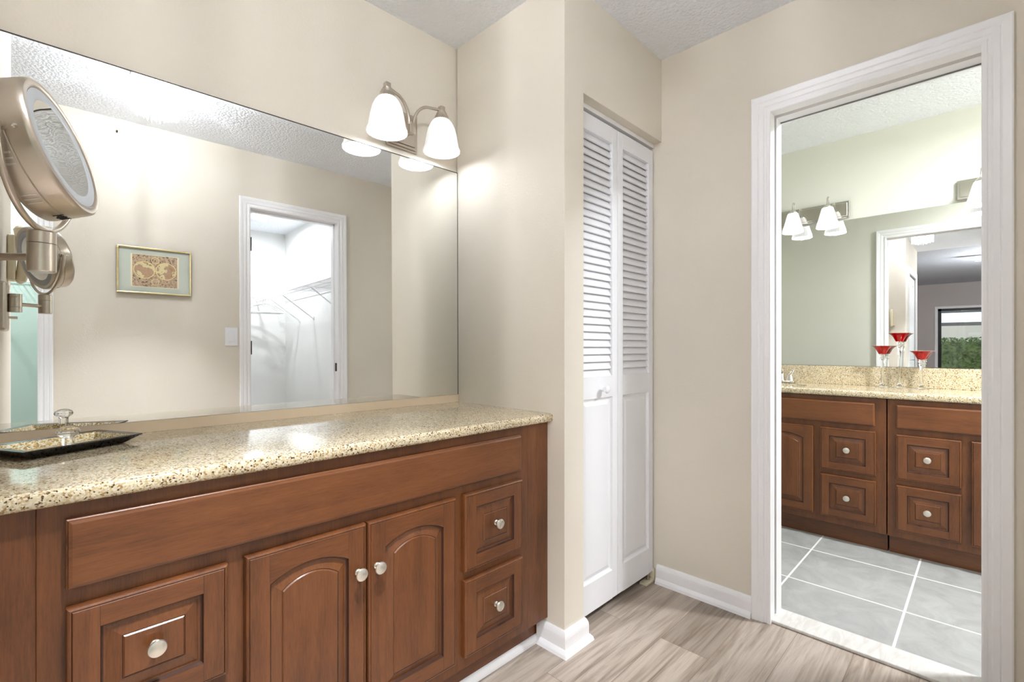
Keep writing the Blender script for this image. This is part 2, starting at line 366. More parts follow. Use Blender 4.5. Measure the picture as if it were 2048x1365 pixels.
# rear wall (behind the camera, seen in the long mirror): beige front layer, white closet-side layer
OX0, OX1, OZ = -0.389, 0.208, 2.060        # walk-in opening
LX0, LX1 = -2.15, -1.408                   # left closet opening
for nm, ya, yb, mt, lb in (('wall_rear', YB, -1.89, M_WALL, 'beige wall with the framed map, seen in the long mirror'), ('wall_rear_closet_side', -1.89, YB2, M_WHITE_WALL, 'white closet side of the wall with the framed map')):
    w = MB(); j = 0.018
    w.box(-2.8, LX0 - j, ya, yb, 0, H); w.box(LX1 + j, OX0 - j, ya, yb, 0, H); w.box(OX1 + j, XF, ya, yb, 0, H)
    w.box(LX0 - j, LX1 + j, ya, yb, OZ + j, H); w.box(OX0 - j, OX1 + j, ya, yb, OZ + j, H)
    struct(nm, w, mt, lb, 'wall')
struct('wall_left', MB().box(XL - 0.1, XL, -0.99, YM(XL), 0, H), M_WALL, 'beige wall at the left end of the long counter', 'wall')
w = MB(); w.box(-1.74, XL - 0.1, -0.99, -0.89, 0, H); w.box(-2.8, -2.55, -0.99, -0.89, 0, H); w.box(-2.55, -1.74, -0.99, -0.89, 2.05, H)
struct('wall_passage', w, M_WALL, 'wall of the passage with a white door, seen in the bathroom mirror', 'wall')
# walk-in closet
struct('wall_walkin_right', MB().box(0.54, 0.66, -4.3, YB2, 0, H), M_WHITE_WALL, 'white side wall of the walk-in closet carrying the wire shelf', 'wall')
struct('wall_walkin_far', MB().box(-1.15, 0.54, -4.3, -4.106, 0, H), M_WHITE_WALL, 'white far wall of the walk-in closet', 'wall')
struct('wall_walkin_left', MB().box(-1.17, -1.15, -4.3, YB2, 0, H), M_WHITE_WALL, 'white wall between the two closets', 'wall')
struct('wall_teal_far', MB().box(-2.8, -1.17, -3.0, -2.9, 0, H), M_TEAL, 'teal wall inside the left closet doorway', 'wall')
struct('wall_teal_right', MB().box(-1.20, -1.17, -2.9, YB2, 0, H), M_TEAL, 'teal side wall inside the left closet', 'wall')
struct('wall_teal_left', MB().box(-2.8, -2.7, -2.9, YB2, 0, H), M_TEAL, 'teal left side wall of the left closet', 'wall')
# bedroom
struct('wall_bedroom_left', MB().box(-8.2, -2.8, 1.0, 1.2, 0, H + 0.03), M_BED, 'grey-beige side wall of the bedroom', 'wall')
struct('wall_bedroom_right', MB().box(-8.2, -2.8, -4.6, -4.4, 0, H + 0.03), M_BED, 'grey-beige opposite side wall of the bedroom', 'wall')
w = MB(); w.box(-2.84, -2.8, -0.89, 1.0, 0, H + 0.03); w.box(-2.84, -2.8, -4.4, YB2, 0, H + 0.03)
struct('wall_bedroom_near', w, M_BED, 'bedroom wall beside the passage opening', 'wall')
WX, WY0, WY1, WZ = -7.95, -2.85, -0.93, 1.93
w = MB(); w.box(-8.1, WX, WY1, 1.0, 0, H + 0.03); w.box(-8.1, WX, -4.4, WY0, 0, H + 0.03); w.box(-8.1, WX, WY0, WY1, WZ, H + 0.03)
struct('wall_bedroom_window_side', w, M_BED, 'grey bedroom wall around the black sliding glass door', 'wall')

# casings: a stepped profile swept round the opening with mitred corners
def casing(name, x0, x1, zt, M, width=0.068, label='', cat='door trim'):
    w_ = width
    prof = [(0, 0), (0, -0.011), (0.004, -0.013), (0.012, -0.013), (0.015, -0.0105), (0.022, -0.0105), (0.026, -0.0145), (0.040, -0.0155), (0.043, -0.0135), (0.047, -0.0165), (w_ - 0.004, -0.0185), (w_, -0.0165), (w_, 0)]
    mb = MB(); vs = []
    for d, y in prof: vs += [(x0 - d, y, 0), (x0 - d, y, zt + d), (x1 + d, y, zt + d), (x1 + d, y, 0)]
    fs = []
    for i in range(len(prof) - 1):
        for k in range(3): fs.append((4 * i + k, 4 * i + k + 1, 4 * i + 4 + k + 1, 4 * i + 4 + k))
    mb.faces(vs, fs, M)
    return struct(name, mb, M_TRIM, label, cat)
casing('trim_1', 1.078, 1.677, 2.036, fr(XF, 0, -pi / 2), 0.070, 'white moulded casing around the bathroom doorway')
casing('trim_2', -1.677, -1.078, 2.030, fr(XF2, 0, pi / 2), 0.070, 'white casing on the bathroom side of the doorway, seen in the bathroom mirror')
casing('trim_3', -OX1, -OX0, OZ, fr(0, YB, pi), 0.066, 'white casing of the walk-in closet doorway, seen in the long mirror')
casing('trim_4', -LX1, -LX0, OZ, fr(0, YB, pi), 0.060, 'white casing of the left closet doorway at the left end of the long mirror')
casing('trim_5', -2.53, -1.76, 2.03, fr(0, -0.99, 0), 0.07, 'white casing of the passage door, seen in the bathroom mirror')
# jambs
def jamb(name, x0, x1, zt, ya, yb, M, label, slot=None):
    mb = MB(); t = 0.018
    segs = [(ya, yb)] if not slot else [(ya, slot[0]), (slot[1], yb)]
    for p, q in segs:
        mb.box(x0 - t, x0, p, q, 0, zt + t, M=M); mb.box(x1, x1 + t, p, q, 0, zt + t, M=M); mb.box(x0, x1, p, q, zt, zt + t, M=M)
    return struct(name, mb, M_TRIM, label, 'door frame')
jamb6 = jamb('trim_6', 1.078, 1.677, 2.036, 0.0, 0.12, fr(XF, 0, -pi / 2), 'white pocket-door jamb lining the bathroom doorway', slot=(0.040, 0.066))
jamb7 = jamb('trim_7', -OX1, -OX0, OZ, 0.0, 0.12, fr(0, YB, pi), 'white jamb lining the walk-in closet doorway')
jamb('trim_8', -LX1, -LX0, OZ, 0.0, 0.12, fr(0, YB, pi), 'white jamb lining the left closet doorway')
mb = MB(); Mx = fr(0, YB, pi)
mb.box(-OX1, -OX1 + 0.011, 0.05, 0.085, 0, OZ, M=Mx); mb.box(-OX0 - 0.011, -OX0, 0.05, 0.085, 0, OZ, M=Mx); mb.box(-OX1, -OX0, 0.05, 0.085, OZ - 0.011, OZ, M=Mx)
struct('trim_9', mb, M_TRIM, 'white stop bead inside the walk-in closet doorway', 'door stop')
# dark strips stand in for the shade inside the pocket slot; latch beside them
mb = MB(); mb.box(XF + 0.0405, XF + 0.0655, -1.0625, -1.0605, 0.01, 2.03); mb.box(XF + 0.0405, XF + 0.0655, -1.6945, -1.0605, 2.0545, 2.0565)
struct('trim_10', mb, M_DARK, 'dark strip standing for the shade in the pocket slot of the bathroom doorway', 'door slot')
o = MB().box(XF + 0.045, XF + 0.050, -1.0680, -1.0635, 0.935, 0.998, 0.001).build('latch', M_NICKEL, jamb6)
mb = MB(); mb.box(XF + 0.004, XF + 0.128, -1.690, -1.064, 0.0, 0.013, 0.004)
struct('trim_11', mb, M_MARBLE, 'white marble threshold across the bathroom doorway', 'threshold')
# baseboards
def base_profile(): return [(0.0, 0.083), (-0.006, 0.083), (-0.010, 0.076), (-0.0135, 0.066), (-0.0145, 0.058), (-0.0145, 0.024), (-0.018, 0.022), (-0.026, 0.012), (-0.029, 0.0), (0.0, 0.0)]
def base_run(name, path, label):
    """path: points on the wall face, wall on the left-hand side of travel; profile offset to the right"""
    prof = base_profile(); mb = MB(); P = [Vector((x, y, 0)) for x, y in path]; n = len(P); vs = []
    for off, z in prof:
        for i in range(n):
            d0 = (P[i] - P[i - 1]).normalized() if i else None; d1 = (P[i + 1] - P[i]).normalized() if i < n - 1 else None
            nr = lambda d: Vector((d.y, -d.x, 0))
            if d0 is None: q = nr(d1)
            elif d1 is None: q = nr(d0)
            else:
                s_ = nr(d0) + nr(d1); q = s_ / (s_.dot(nr(d0)))
            vs.append(P[i] + q * (-off) + Vector((0, 0, z)))
    fs = []
    m_ = len(prof)
    for j in range(m_):
        for i in range(n - 1): fs.append((j * n + i, j * n + i + 1, ((j + 1) % m_) * n + i + 1, ((j + 1) % m_) * n + i))
    fs.append(tuple(j * n for j in range(m_))); fs.append(tuple(j * n + n - 1 for j in range(m_)))
    mb.faces([tuple(v) for v in vs], fs)
    return struct(name, mb, M_TRIM, label, 'baseboard')
base_run('baseboard_post', [(0.115, -0.583), (0.115, -0.609), (0.0, -0.609), (0.0, -0.487)][::-1], 'white baseboard wrapping the wall stub beside the vanity')
base_run('baseboard_right', [(XF, -0.588), (XF, -1.007)], 'white baseboard between the louvered door and the bathroom doorway')
base_run('baseboard_rear', [(-1.345, YB), (-0.457, YB)][::-1], 'white baseboard under the framed map')

# ------------------------------------------------------------------ doors
def panel_loops(w_, h_, loops, x0=0.0, z0=0.0, n=17):
    """loops: (inset, y, rise) -> rings of points, top edge cut in n points so flat and arched rings match"""
    out = []
    for ins, y, rise in loops:
        a, b2 = x0 + ins, x0 + w_ - ins; lo, hi = z0 + ins, z0 + h_ - ins
        ring = [(a, y, lo), (b2, y, lo)]
        for k in range(n):
            t = k / (n - 1); x = b2 + (a - b2) * t
            if rise > 0:
                c = (b2 - a) / 2; Rr = (c * c + rise * rise) / (2 * rise); xm = (a + b2) / 2
                z = hi - Rr + math.sqrt(max(0, Rr * Rr - (x - xm) ** 2))
            else: z = hi
            ring.append((x, y, z))
        out.append(ring)
    return out
def panel_front(mb, w_, h_, t=0.019, stile=0.050, arch=0.0, x0=0.0, z0=0.0, raised=0.030):
    L = [(0, 0, 0), (0, -t + 0.006, 0), (0.0015, -t + 0.0025, 0), (0.0045, -t + 0.0006, 0), (0.0062, -t + 0.0006, 0), (0.0072, -t + 0.0018, 0), (0.0085, -t, 0), (stile, -t, arch), (stile + 0.0022, -t + 0.0070, arch), (stile + 0.005, -t + 0.0085, arch),
         (stile + 0.008, -t + 0.0085, arch), (stile + 0.011, -t + 0.0075, arch * 0.97), (stile + raised - 0.004, -t + 0.0025, arch * 0.92), (stile + raised - 0.0025, -t + 0.0032, arch * 0.92), (stile + raised, -t + 0.0005, arch * 0.9)]
    rings = panel_loops(w_, h_, L, x0, z0); n = len(rings[0]); vs = [p for r in rings for p in r]
    dark = {4, 7, 8, 12}
    base, _ = mb.faces(vs, [])
    e, y = 0.0085, -t; X0, X1, Z0, Z1 = x0, x0 + w_, z0, z0 + h_
    for q in (((X0 + e, Z0 + e), (X0 + stile, Z0 + e), (X0 + stile, Z1 - e), (X0 + e, Z1 - e)), ((X1 - stile, Z0 + e), (X1 - e, Z0 + e), (X1 - e, Z1 - e), (X1 - stile, Z1 - e))): mb.faces([(a, y, c) for a, c in q], [(0, 1, 2, 3)], mi=0)
    mb.faces([(X0 + stile, y, Z0 + e), (X1 - stile, y, Z0 + e), (X1 - stile, y, Z0 + stile), (X0 + stile, y, Z0 + stile)], [(0, 1, 2, 3)], mi=2)
    top = rings[7][2:]
    for k in range(len(top) - 1):
        p, q = top[k], top[k + 1]; mb.faces([p, (p[0], y, Z1 - e), (q[0], y, Z1 - e), q], [(0, 1, 2, 3)], mi=2)
    for xs in (X0 + stile, X1 - stile):                      # glazed joint lines between stiles and rails
        mb.faces([(xs - 0.0004, y - 0.0001, Z0 + e), (xs + 0.0004, y - 0.0001, Z0 + e), (xs + 0.0004, y - 0.0001, Z0 + stile), (xs - 0.0004, y - 0.0001, Z0 + stile)], [(0, 1, 2, 3)], mi=1)
        mb.faces([(xs - 0.0004, y - 0.0001, top[0][2]), (xs + 0.0004, y - 0.0001, top[0][2]), (xs + 0.0004, y - 0.0001, Z1 - e), (xs - 0.0004, y - 0.0001, Z1 - e)], [(0, 1, 2, 3)], mi=1)
    for j in range(len(L) - 1):
        if j == 6: continue
        fs = [(j * n + k, j * n + (k + 1) % n, (j + 1) * n + (k + 1) % n, (j + 1) * n + k) for k in range(n)]
        for f in fs:
            try:
                fc = mb.bm.faces.new([base[i] for i in f]); fc.material_index = 1 if j in dark else 0
            except ValueError: pass
    for rg, fl in ((0, True), (len(L) - 1, False)):
        idx = [rg * n + k for k in range(n)]
        fc = mb.bm.faces.new([base[i] for i in (reversed(idx) if fl else idx)]); fc.material_index = 0
    return mb
# the louvered bifold (two hinged leaves)
bif = thing('door_1', 'white louvered bifold closet door with two leaves', 'closet door', (0, 0, 0), kind='structure')
YD = -0.570
def bifold_leaf(xa, xb):
    t = 0.028; z0, z1 = 0.047, 2.024; st = 0.040; w_ = xb - xa
    mb = MB()
    mb.box(xa, xa + st, YD, YD + t, z0, z1, 0.0015, seg=1); mb.box(xb - st, xb, YD, YD + t, z0, z1, 0.0015, seg=1)
    mb.box(xa + st - 0.001, xb - st + 0.001, YD, YD + t, z0, 0.165); mb.box(xa + st - 0.001, xb - st + 0.001, YD, YD + t, 0.895, 0.982); mb.box(xa + st - 0.001, xb - st + 0.001, YD, YD + t, 1.958, z1)
    # lower raised panel
    px0, px1, pz0, pz1 = xa + st, xb - st, 0.165, 0.895
    L = [(0, YD), (0.006, YD + 0.008), (0.012, YD + 0.010), (0.030, YD + 0.004), (0.033, YD + 0.004)]
    vs = []
    for i, y in L: vs += [(px0 + i, y, pz0 + i), (px1 - i, y, pz0 + i), (px1 - i, y, pz1 - i), (px0 + i, y, pz1 - i)]
    fs = [(4 * j + k, 4 * j + (k + 1) % 4, 4 * j + 4 + (k + 1) % 4, 4 * j + 4 + k) for j in range(len(L) - 1) for k in range(4)] + [tuple(range(4 * len(L) - 4, 4 * len(L)))]
    mb.faces(vs, fs)
    # angled slats
    n = 32; pitch = (1.958 - 0.982) / n
    for i in range(n):
        zc = 0.982 + pitch * (i + 0.5)
        Ms = Matrix.Translation(((px0 + px1) / 2, YD + t / 2, zc)) @ Matrix.Rotation(R(67), 4, 'X')
        mb.box(-(px1 - px0) / 2 - 0.003, (px1 - px0) / 2 + 0.003, -0.0178, 0.0178, -0.0028, 0.0028, M=Ms)
    return mb.build('door_panel', [M_DOORW], bif)
lf1 = bifold_leaf(0.118, 0.4115); lf2 = bifold_leaf(0.4145, 0.716)
mb = MB(); Mk = Matrix.Translation((0.291, YD, 0.930)) @ Matrix.Rotation(R(90), 4, 'X')
mb.lathe([(0.001, -0.002), (0.010, -0.002), (0.009, 0.006), (0.008, 0.012), (0.014, 0.018), (0.017, 0.025), (0.015, 0.032), (0.008, 0.036), (0.001, 0.037)], 24, Mk)
mb.build('knob', M_DOORW, lf1, smooth=True)
struct('trim_12', MB().box(0.116, XF - 0.001, YD + 0.001, YD + 0.027, 2.040, 2.0575), M_TRIM, 'metal top track of the louvered closet door', 'door track')
mb = MB(); mb.box(0.645, 0.722, YD - 0.006, YD + 0.030, 0.0005, 0.012, 0.001); mb.box(0.716, 0.7245, YD - 0.006, YD + 0.030, 0.012, 0.060, 0.001)
br = mb.build('pivot_bracket', M_CREAM); tag(br, 'small white floor pivot bracket under the louvered closet door', 'bracket')
MB().lathe([(0.001, 0.012), (0.008, 0.012), (0.008, 0.026), (0.004, 0.026), (0.004, 0.046), (0.001, 0.046)], 16, Matrix.Translation((0.690, YD + 0.012, 0))).build('pivot_pin', M_NICKEL, br)
# passage door (closed, seen only in the bathroom mirror)
d2 = thing('door_2', 'white paneled passage door, seen in the bathroom mirror', 'door', (0, 0, 0), kind='structure')
mb = MB(); panel_front(mb, 0.37, 0.9, 0.03, 0.09, 0, -2.53, 0.02); panel_front(mb, 0.37, 0.9, 0.03, 0.09, 0, -2.14, 0.02)
panel_front(mb, 0.37, 1.08, 0.03, 0.09, 0, -2.53, 0.93); panel_front(mb, 0.37, 1.08, 0.03, 0.09, 0, -2.14, 0.93)
mb.box(-2.53, -1.76, -0.012, 0.012, 0.01, 2.03)
lo = mb.build('door_panel', [M_DOORW, M_DOORW, M_DOORW], d2, loc=(0, -0.955, 0))
# hinge leaves and strike plate of the walk-in doorway
for z in (1.818, 1.117):
    mb = MB(); mb.box(OX0, OX0 + 0.003, YB - 0.048, YB - 0.012, z - 0.045, z + 0.045); mb.lathe([(0.006, -0.046), (0.006, 0.046)], 10, Matrix.Translation((OX0 + 0.006, YB - 0.010, z)))
    mb.build('door_hinge', M_BRONZE, jamb7)
MB().box(OX1 - 0.002, OX1, YB - 0.046, YB - 0.016, 0.938, 1.0).build('strike_plate', M_BRONZE, jamb7)

# ------------------------------------------------------------------ vanity cabinets
def knob_mb(x, y, z):
    Mk = Matrix.Translation((x, y, z)) @ Matrix.Rotation(R(90), 4, 'X')
    return MB().lathe([(0.001, -0.001), (0.0085, -0.001), (0.0085, 0.002), (0.0055, 0.004), (0.005, 0.013), (0.0085, 0.016), (0.0150, 0.0185), (0.0162, 0.021), (0.0150, 0.024), (0.010, 0.0262), (0.001, 0.027)], 28, Mk)
CW = 1.239
def make_cabinet(label):
    root = thing('vanity_cabinet', label, 'cabinet')
    mb = MB()
    mb.box(0.0, CW, 0.0, 0.019, 0.100, 0.8250, 0.001, seg=1)
    mb.box(0.0, 0.016, 0.019, 0.45, 0.100, 0.8250); mb.box(CW - 0.016, CW, 0.019, 0.45, 0.100, 0.8250); mb.box(0.0, 0.016, 0.062, 0.45, 0.0, 0.100); mb.box(CW - 0.016, CW, 0.062, 0.45, 0.0, 0.100); mb.box(0.016, CW - 0.016, 0.44, 0.45, 0.0, 0.8250)
    mb.build('face_frame', M_WV, root)
    MB().box(0.003, CW - 0.0, 0.050, 0.062, 0.0, 0.100).build('toe_kick', M_WH, root)
    mb = MB(); L = [(0, 0), (0, -0.012), (0.002, -0.0135), (0.003, -0.017), (0.008, -0.019), (0.012, -0.019)]
    rings = panel_loops(1.154, 0.1235, [(i, y, 0) for i, y in L], 0.0374, 0.675, 3); n = len(rings[0])
    bv, _ = mb.faces([p for r in rings for p in r], [(j * n + k, j * n + (k + 1) % n, (j + 1) * n + (k + 1) % n, (j + 1) * n + k) for j in range(len(L) - 1) for k in range(n)] + [tuple((len(L) - 1) * n + k for k in range(n)), tuple(reversed(range(n)))])
    mb.build('false_front', M_WH, root)
    for x0, x1, z0, z1 in ((0.0374, 0.289, 0.409, 0.6425), (0.0374, 0.289, 0.1405, 0.378), (0.938, 1.197, 0.4055, 0.645), (0.938, 1.197, 0.1405, 0.378)):
        d = panel_front(MB(), x1 - x0, z1 - z0, 0.019, 0.045, 0, x0, z0, 0.035).build('drawer', [M_WV, M_GLAZE, M_WH], root)
        knob_mb((x0 + x1) / 2, -0.0185, (z0 + z1) / 2 + 0.004).build('knob', M_KNOB, d, smooth=True)
    for x0, x1, kx in ((0.323, 0.6075, 0.583), (0.6125, 0.9035, 0.636)):
        d = panel_front(MB(), x1 - x0, 0.645 - 0.1395, 0.019, 0.049, 0.026, x0, 0.1395, 0.030).build('door', [M_WV, M_GLAZE, M_WH], root)
        knob_mb(kx, -0.019, 0.528).build('knob', M_KNOB, d, smooth=True)
    return root
cab = make_cabinet('brown maple vanity cabinet under the long counter and mirror')
cab.location = (-1.349, -0.530, 0)
cab2 = copy_tree(cab); cab2.location = (1.8635, -1.3075 + CW, 0); cab2.rotation_euler = (0, 0, -pi / 2); cab2['label'] = 'left maple cabinet in the bathroom, beneath the faucet'
cab3 = copy_tree(cab); cab3.location = (1.8635, -1.3125, 0); cab3.rotation_euler = (0, 0, -pi / 2); cab3['label'] = 'right maple cabinet in the bathroom, to the right of the toe-kick gap'
for c in (cab2, cab3): c['group'] = 'bathroom vanity cabinets'
for x0, x1, lb in ((-0.110, -0.0005, 'wood filler board between the vanity cabinet and the wall stub'), (XL + 0.0005, -1.349, 'wood filler board at the left end of the vanity cabinet')):
    mb = MB(); mb.box(x0, x1, -0.5302, -0.511, 0.100, 0.825, 0.001, seg=1)
    f = mb.build('filler_board', M_WV); tag(f, lb, 'filler board')
    MB().box(x0, x1, -0.480, -0.468, 0.0, 0.100).build('toe_kick', M_WH, f)
mb = MB(); n = 8
poly = [(0.0, 0.0)] + [(-0.017 * cos(pi / 2 * k / n), 0.024 * sin(pi / 2 * k / n)) for k in range(n + 1)]
vs = [(x, -0.4805 + y, z) for x in (XL, -0.0) for y, z in poly]; m_ = len(poly)
mb.faces(vs, [(i, (i + 1) % m_, m_ + (i + 1) % m_, m_ + i) for i in range(m_)] + [tuple(range(m_)), tuple(range(m_, 2 * m_))])
struct('trim_13', mb, M_TRIM, 'white quarter-round moulding along the vanity toe kick', 'shoe moulding')

# ------------------------------------------------------------------ countertops
def slab(poly, z0, z1, front, bev):
    mb = MB(); mb.prism(poly, z0, z1); mb.bm.edges.ensure_lookup_table()
    es = [e for e in mb.bm.edges if all(front(v.co) for v in e.verts) and abs(e.verts[0].co.z - e.verts[1].co.z) < 1e-6]
    bmesh.ops.bevel(mb.bm, geom=es, offset=bev, segments=5, profile=0.5, affect='EDGES'); return mb
mb = slab([(XL + 0.001, -0.556), (-0.001, -0.556), (-0.001, YM(0) - 0.001), (XL + 0.001, YM(XL) - 0.001)], 0.8274, 0.8578, lambda c: c.y < -0.5, 0.011)
ct = mb.build('countertop', M_GRANITE, smooth=True, angle=25); tag(ct, 'long beige speckled stone countertop below the big mirror', 'countertop')
mb = slab([(1.838, 0.099), (1.838, -2.60), (XM - 0.001, -2.60), (XM - 0.001, 0.099)], 0.8274, 0.8620, lambda c: c.x < 1.9, 0.011)
ct2 = mb.build('countertop', M_GRANITE, smooth=True, angle=25); tag(ct2, 'speckled stone countertop of the bathroom with a tall backsplash', 'countertop')
MB().box(XM - 0.021, XM - 0.001, -2.60, 0.099, 0.8620, 0.979, 0.002).build('backsplash', M_GRANITE, ct2)
# oval sink cut into the bathroom counter
cut = MB().ball((2.03, -0.695, 0.885), 1.0, (0.150, 0.205, 0.13), 16).build('cutter', M_PORC)
md = ct2.modifiers.new('hole', 'BOOLEAN'); md.object = cut; md.operation = 'DIFFERENCE'; md.solver = 'EXACT'
bpy.context.view_layer.update(); dg = bpy.context.evaluated_depsgraph_get()
nm = bpy.data.meshes.new_from_object(ct2.evaluated_get(dg)); ct2.modifiers.clear(); ct2.data = nm
bpy.data.objects.remove(cut)
mb = MB(); prof = [(0.001, -0.115), (0.45, -0.112), (0.75, -0.095), (0.92, -0.06), (0.985, -0.0375), (1.06, -0.0375)]
mb.lathe(prof, 40, Matrix.Translation((2.03, -0.695, 0.862)) @ Matrix.Diagonal((0.150, 0.205, 1, 1)), cap=False)
sk = mb.build('sink', M_PORC, smooth=True); tag(sk, 'oval white undermount sink in the bathroom counter', 'sink')

# ------------------------------------------------------------------ long mirror, its strip
def mirror_y(x, z): return -0.0256 * x + 0.0054 * (z - 1.4) - 0.0065
mx0, mx1, mz0, mz1 = XL + 0.002, -0.002, 0.8915, 1.8805
mb = MB(); vs = [(x, mirror_y(x, z), z) for z in (mz0, mz1) for x in (mx0, mx1)] + [(x, YM(x) - 0.0005, z) for z in (mz0, mz1) for x in (mx0, mx1)]
mb.faces(vs, [(0, 1, 3, 2)]); bv, _ = mb.faces(vs, [(4, 6, 7, 5), (0, 4, 5, 1), (2, 3, 7, 6), (0, 2, 6, 4), (1, 5, 7, 3)], mi=1)
mir = mb.build('wall_mirror_glass', [M_MIRROR, M_EDGE]); tag(mir, 'long frameless mirror on the wall above the counter', 'mirror')
mb = MB(); e = 0.0028
for za, zb in ((mz1 - e, mz1 + 0.0008),):
    vs = [(x, mirror_y(x, z) - 0.0006, z) for z in (za, zb) for x in (mx0, mx1)] + [(x, mirror_y(x, z) + 0.004, z) for z in (za, zb) for x in (mx0, mx1)]
    mb.faces(vs, [(0, 1, 3, 2), (4, 6, 7, 5), (0, 4, 5, 1), (2, 3, 7, 6), (0, 2, 6, 4), (1, 5, 7, 3)])
vs = [(x, mirror_y(x, z) - 0.0006, z) for z in (mz0, mz1) for x in (mx1 - 0.0022, mx1)] + [(x, mirror_y(x, z) + 0.003, z) for z in (mz0, mz1) for x in (mx1 - 0.0022, mx1)]
mb.faces(vs, [(0, 1, 3, 2), (4, 6, 7, 5), (0, 4, 5, 1), (2, 3, 7, 6), (0, 2, 6, 4), (1, 5, 7, 3)])
mb.build('edge_channel', M_EDGE, mir)
mb = MB(); mb.prism([(XL + 0.002, mirror_y(XL, 0.89) - 0.003), (-0.002, mirror_y(0, 0.89) - 0.003), (-0.002, YM(0) - 0.001), (XL + 0.002, YM(XL) - 0.001)], 0.8582, 0.8908)
struct('trim_14', mb, M_STRIP, 'tan strip between the long mirror and the counter', 'trim strip')
# bathroom mirror
bm_ = MB(); bm_.box(XM - 0.006, XM - 0.0005, -2.60, 0.06, 0.980, 1.914); o = bm_.build('bathroom_mirror', M_MIRROR); tag(o, 'frameless mirror above the bathroom backsplash', 'mirror')
MB().box(XM - 0.0068, XM - 0.0062, -2.60, 0.06, 0.9802, 0.9835).build('edge_strip', M_CHROME, o)

# ------------------------------------------------------------------ lamps
def shade_profile(s=1.0):
    out = [(0.0235, 0.136), (0.032, 0.131), (0.044, 0.116), (0.054, 0.094), (0.061, 0.066), (0.0655, 0.040), (0.068, 0.024), (0.0705, 0.016), (0.0745, 0.008), (0.0755, 0.003), (0.0735, 0.0)]
    inn = [(r - 0.0035, z) for r, z in reversed(out)]
    return [(r * s, z * s) for r, z in out + inn[1:]]
def bell_light(root, x, y, z, arm_pts):
    """one bell glass with its metal cap; (x, y, z) is the rim centre"""
    mb = MB(); mb.lathe(shade_profile(), 72, Matrix.Translation((x, y, z)), rib=(24, 0.0008), cap=False)
    s = mb.build('lamp_shade', M_SHADE, root, smooth=True, angle=80)
    mb = MB(); mb.lathe([(0.001, 0.124), (0.0335, 0.124), (0.0335, 0.130), (0.028, 0.142), (0.0275, 0.146), (0.0225, 0.149), (0.022, 0.157), (0.017, 0.160), (0.017, 0.166), (0.001, 0.166)], 32, Matrix.Translation((x, y, z)))
    mb.box(x - 0.0105, x + 0.0105, y - 0.0105, y + 0.0105, z + 0.164, z + 0.186, 0.001)
    mb.build('socket_cap', M_NICKEL, root, smooth=True, angle=30)
    mb = MB(); mb.ball((x, y, z + 0.05), 0.019, (1, 1, 1.5), 12); mb.build('bulb', M_BULB, s, smooth=True)
    lamp('bulb_light', root, (x, y, z + 0.018), P_SCONCE, 0.025)
    MB().tube(arm_pts, 0.0058, 12).build('arm', M_NICKEL, root, smooth=True)
sc = thing('vanity_sconce', 'two-shade brushed nickel light above the right end of the long mirror', 'wall light', (0, 0, 0))
yw = YM(-0.28)
mb = MB()
for k, (hw, hh, y0, y1) in enumerate(((0.072, 0.077, -0.010, 0.0), (0.064, 0.069, -0.017, -0.010), (0.054, 0.059, -0.023, -0.017))): mb.box(-0.281 - hw, -0.281 + hw, yw + y0, yw + y1 - 0.0004, 1.985 - hh, 1.985 + hh, 0.0025)
mb.build('backplate', M_NICKEL, sc)
hub = (-0.281, yw - 0.075, 1.978)
mb = MB(); mb.tube([(-0.281, yw - 0.022, 1.962), (-0.281, yw - 0.06, 1.962)], 0.011, 16); mb.box(-0.281 - 0.013, -0.281 + 0.013, yw - 0.088, yw - 0.058, 1.950, 1.992, 0.002); mb.build('arm_hub', M_NICKEL, sc, smooth=True, angle=30)
def arm_curve(x1, y1, z1, sgn):
    pts = []
    for k in range(15):
        a = pi / 2 * k / 14
        pts.append((-0.281 + sgn * 0.010 + (x1 - (-0.281 + sgn * 0.010)) * 0.55 * (1 - cos(a)), hub[1] + (y1 - hub[1]) * 0.45 * (1 - cos(a)), 1.985 + (z1 - 1.985) * sin(a)))
    pts.append((x1, y1, z1)); return pts
for x, sgn in ((-0.4111, -1), (-0.159, 1)): bell_light(sc, x, -0.0951, 1.9024, arm_curve(x, -0.0951, 1.9024 + 0.172, sgn))

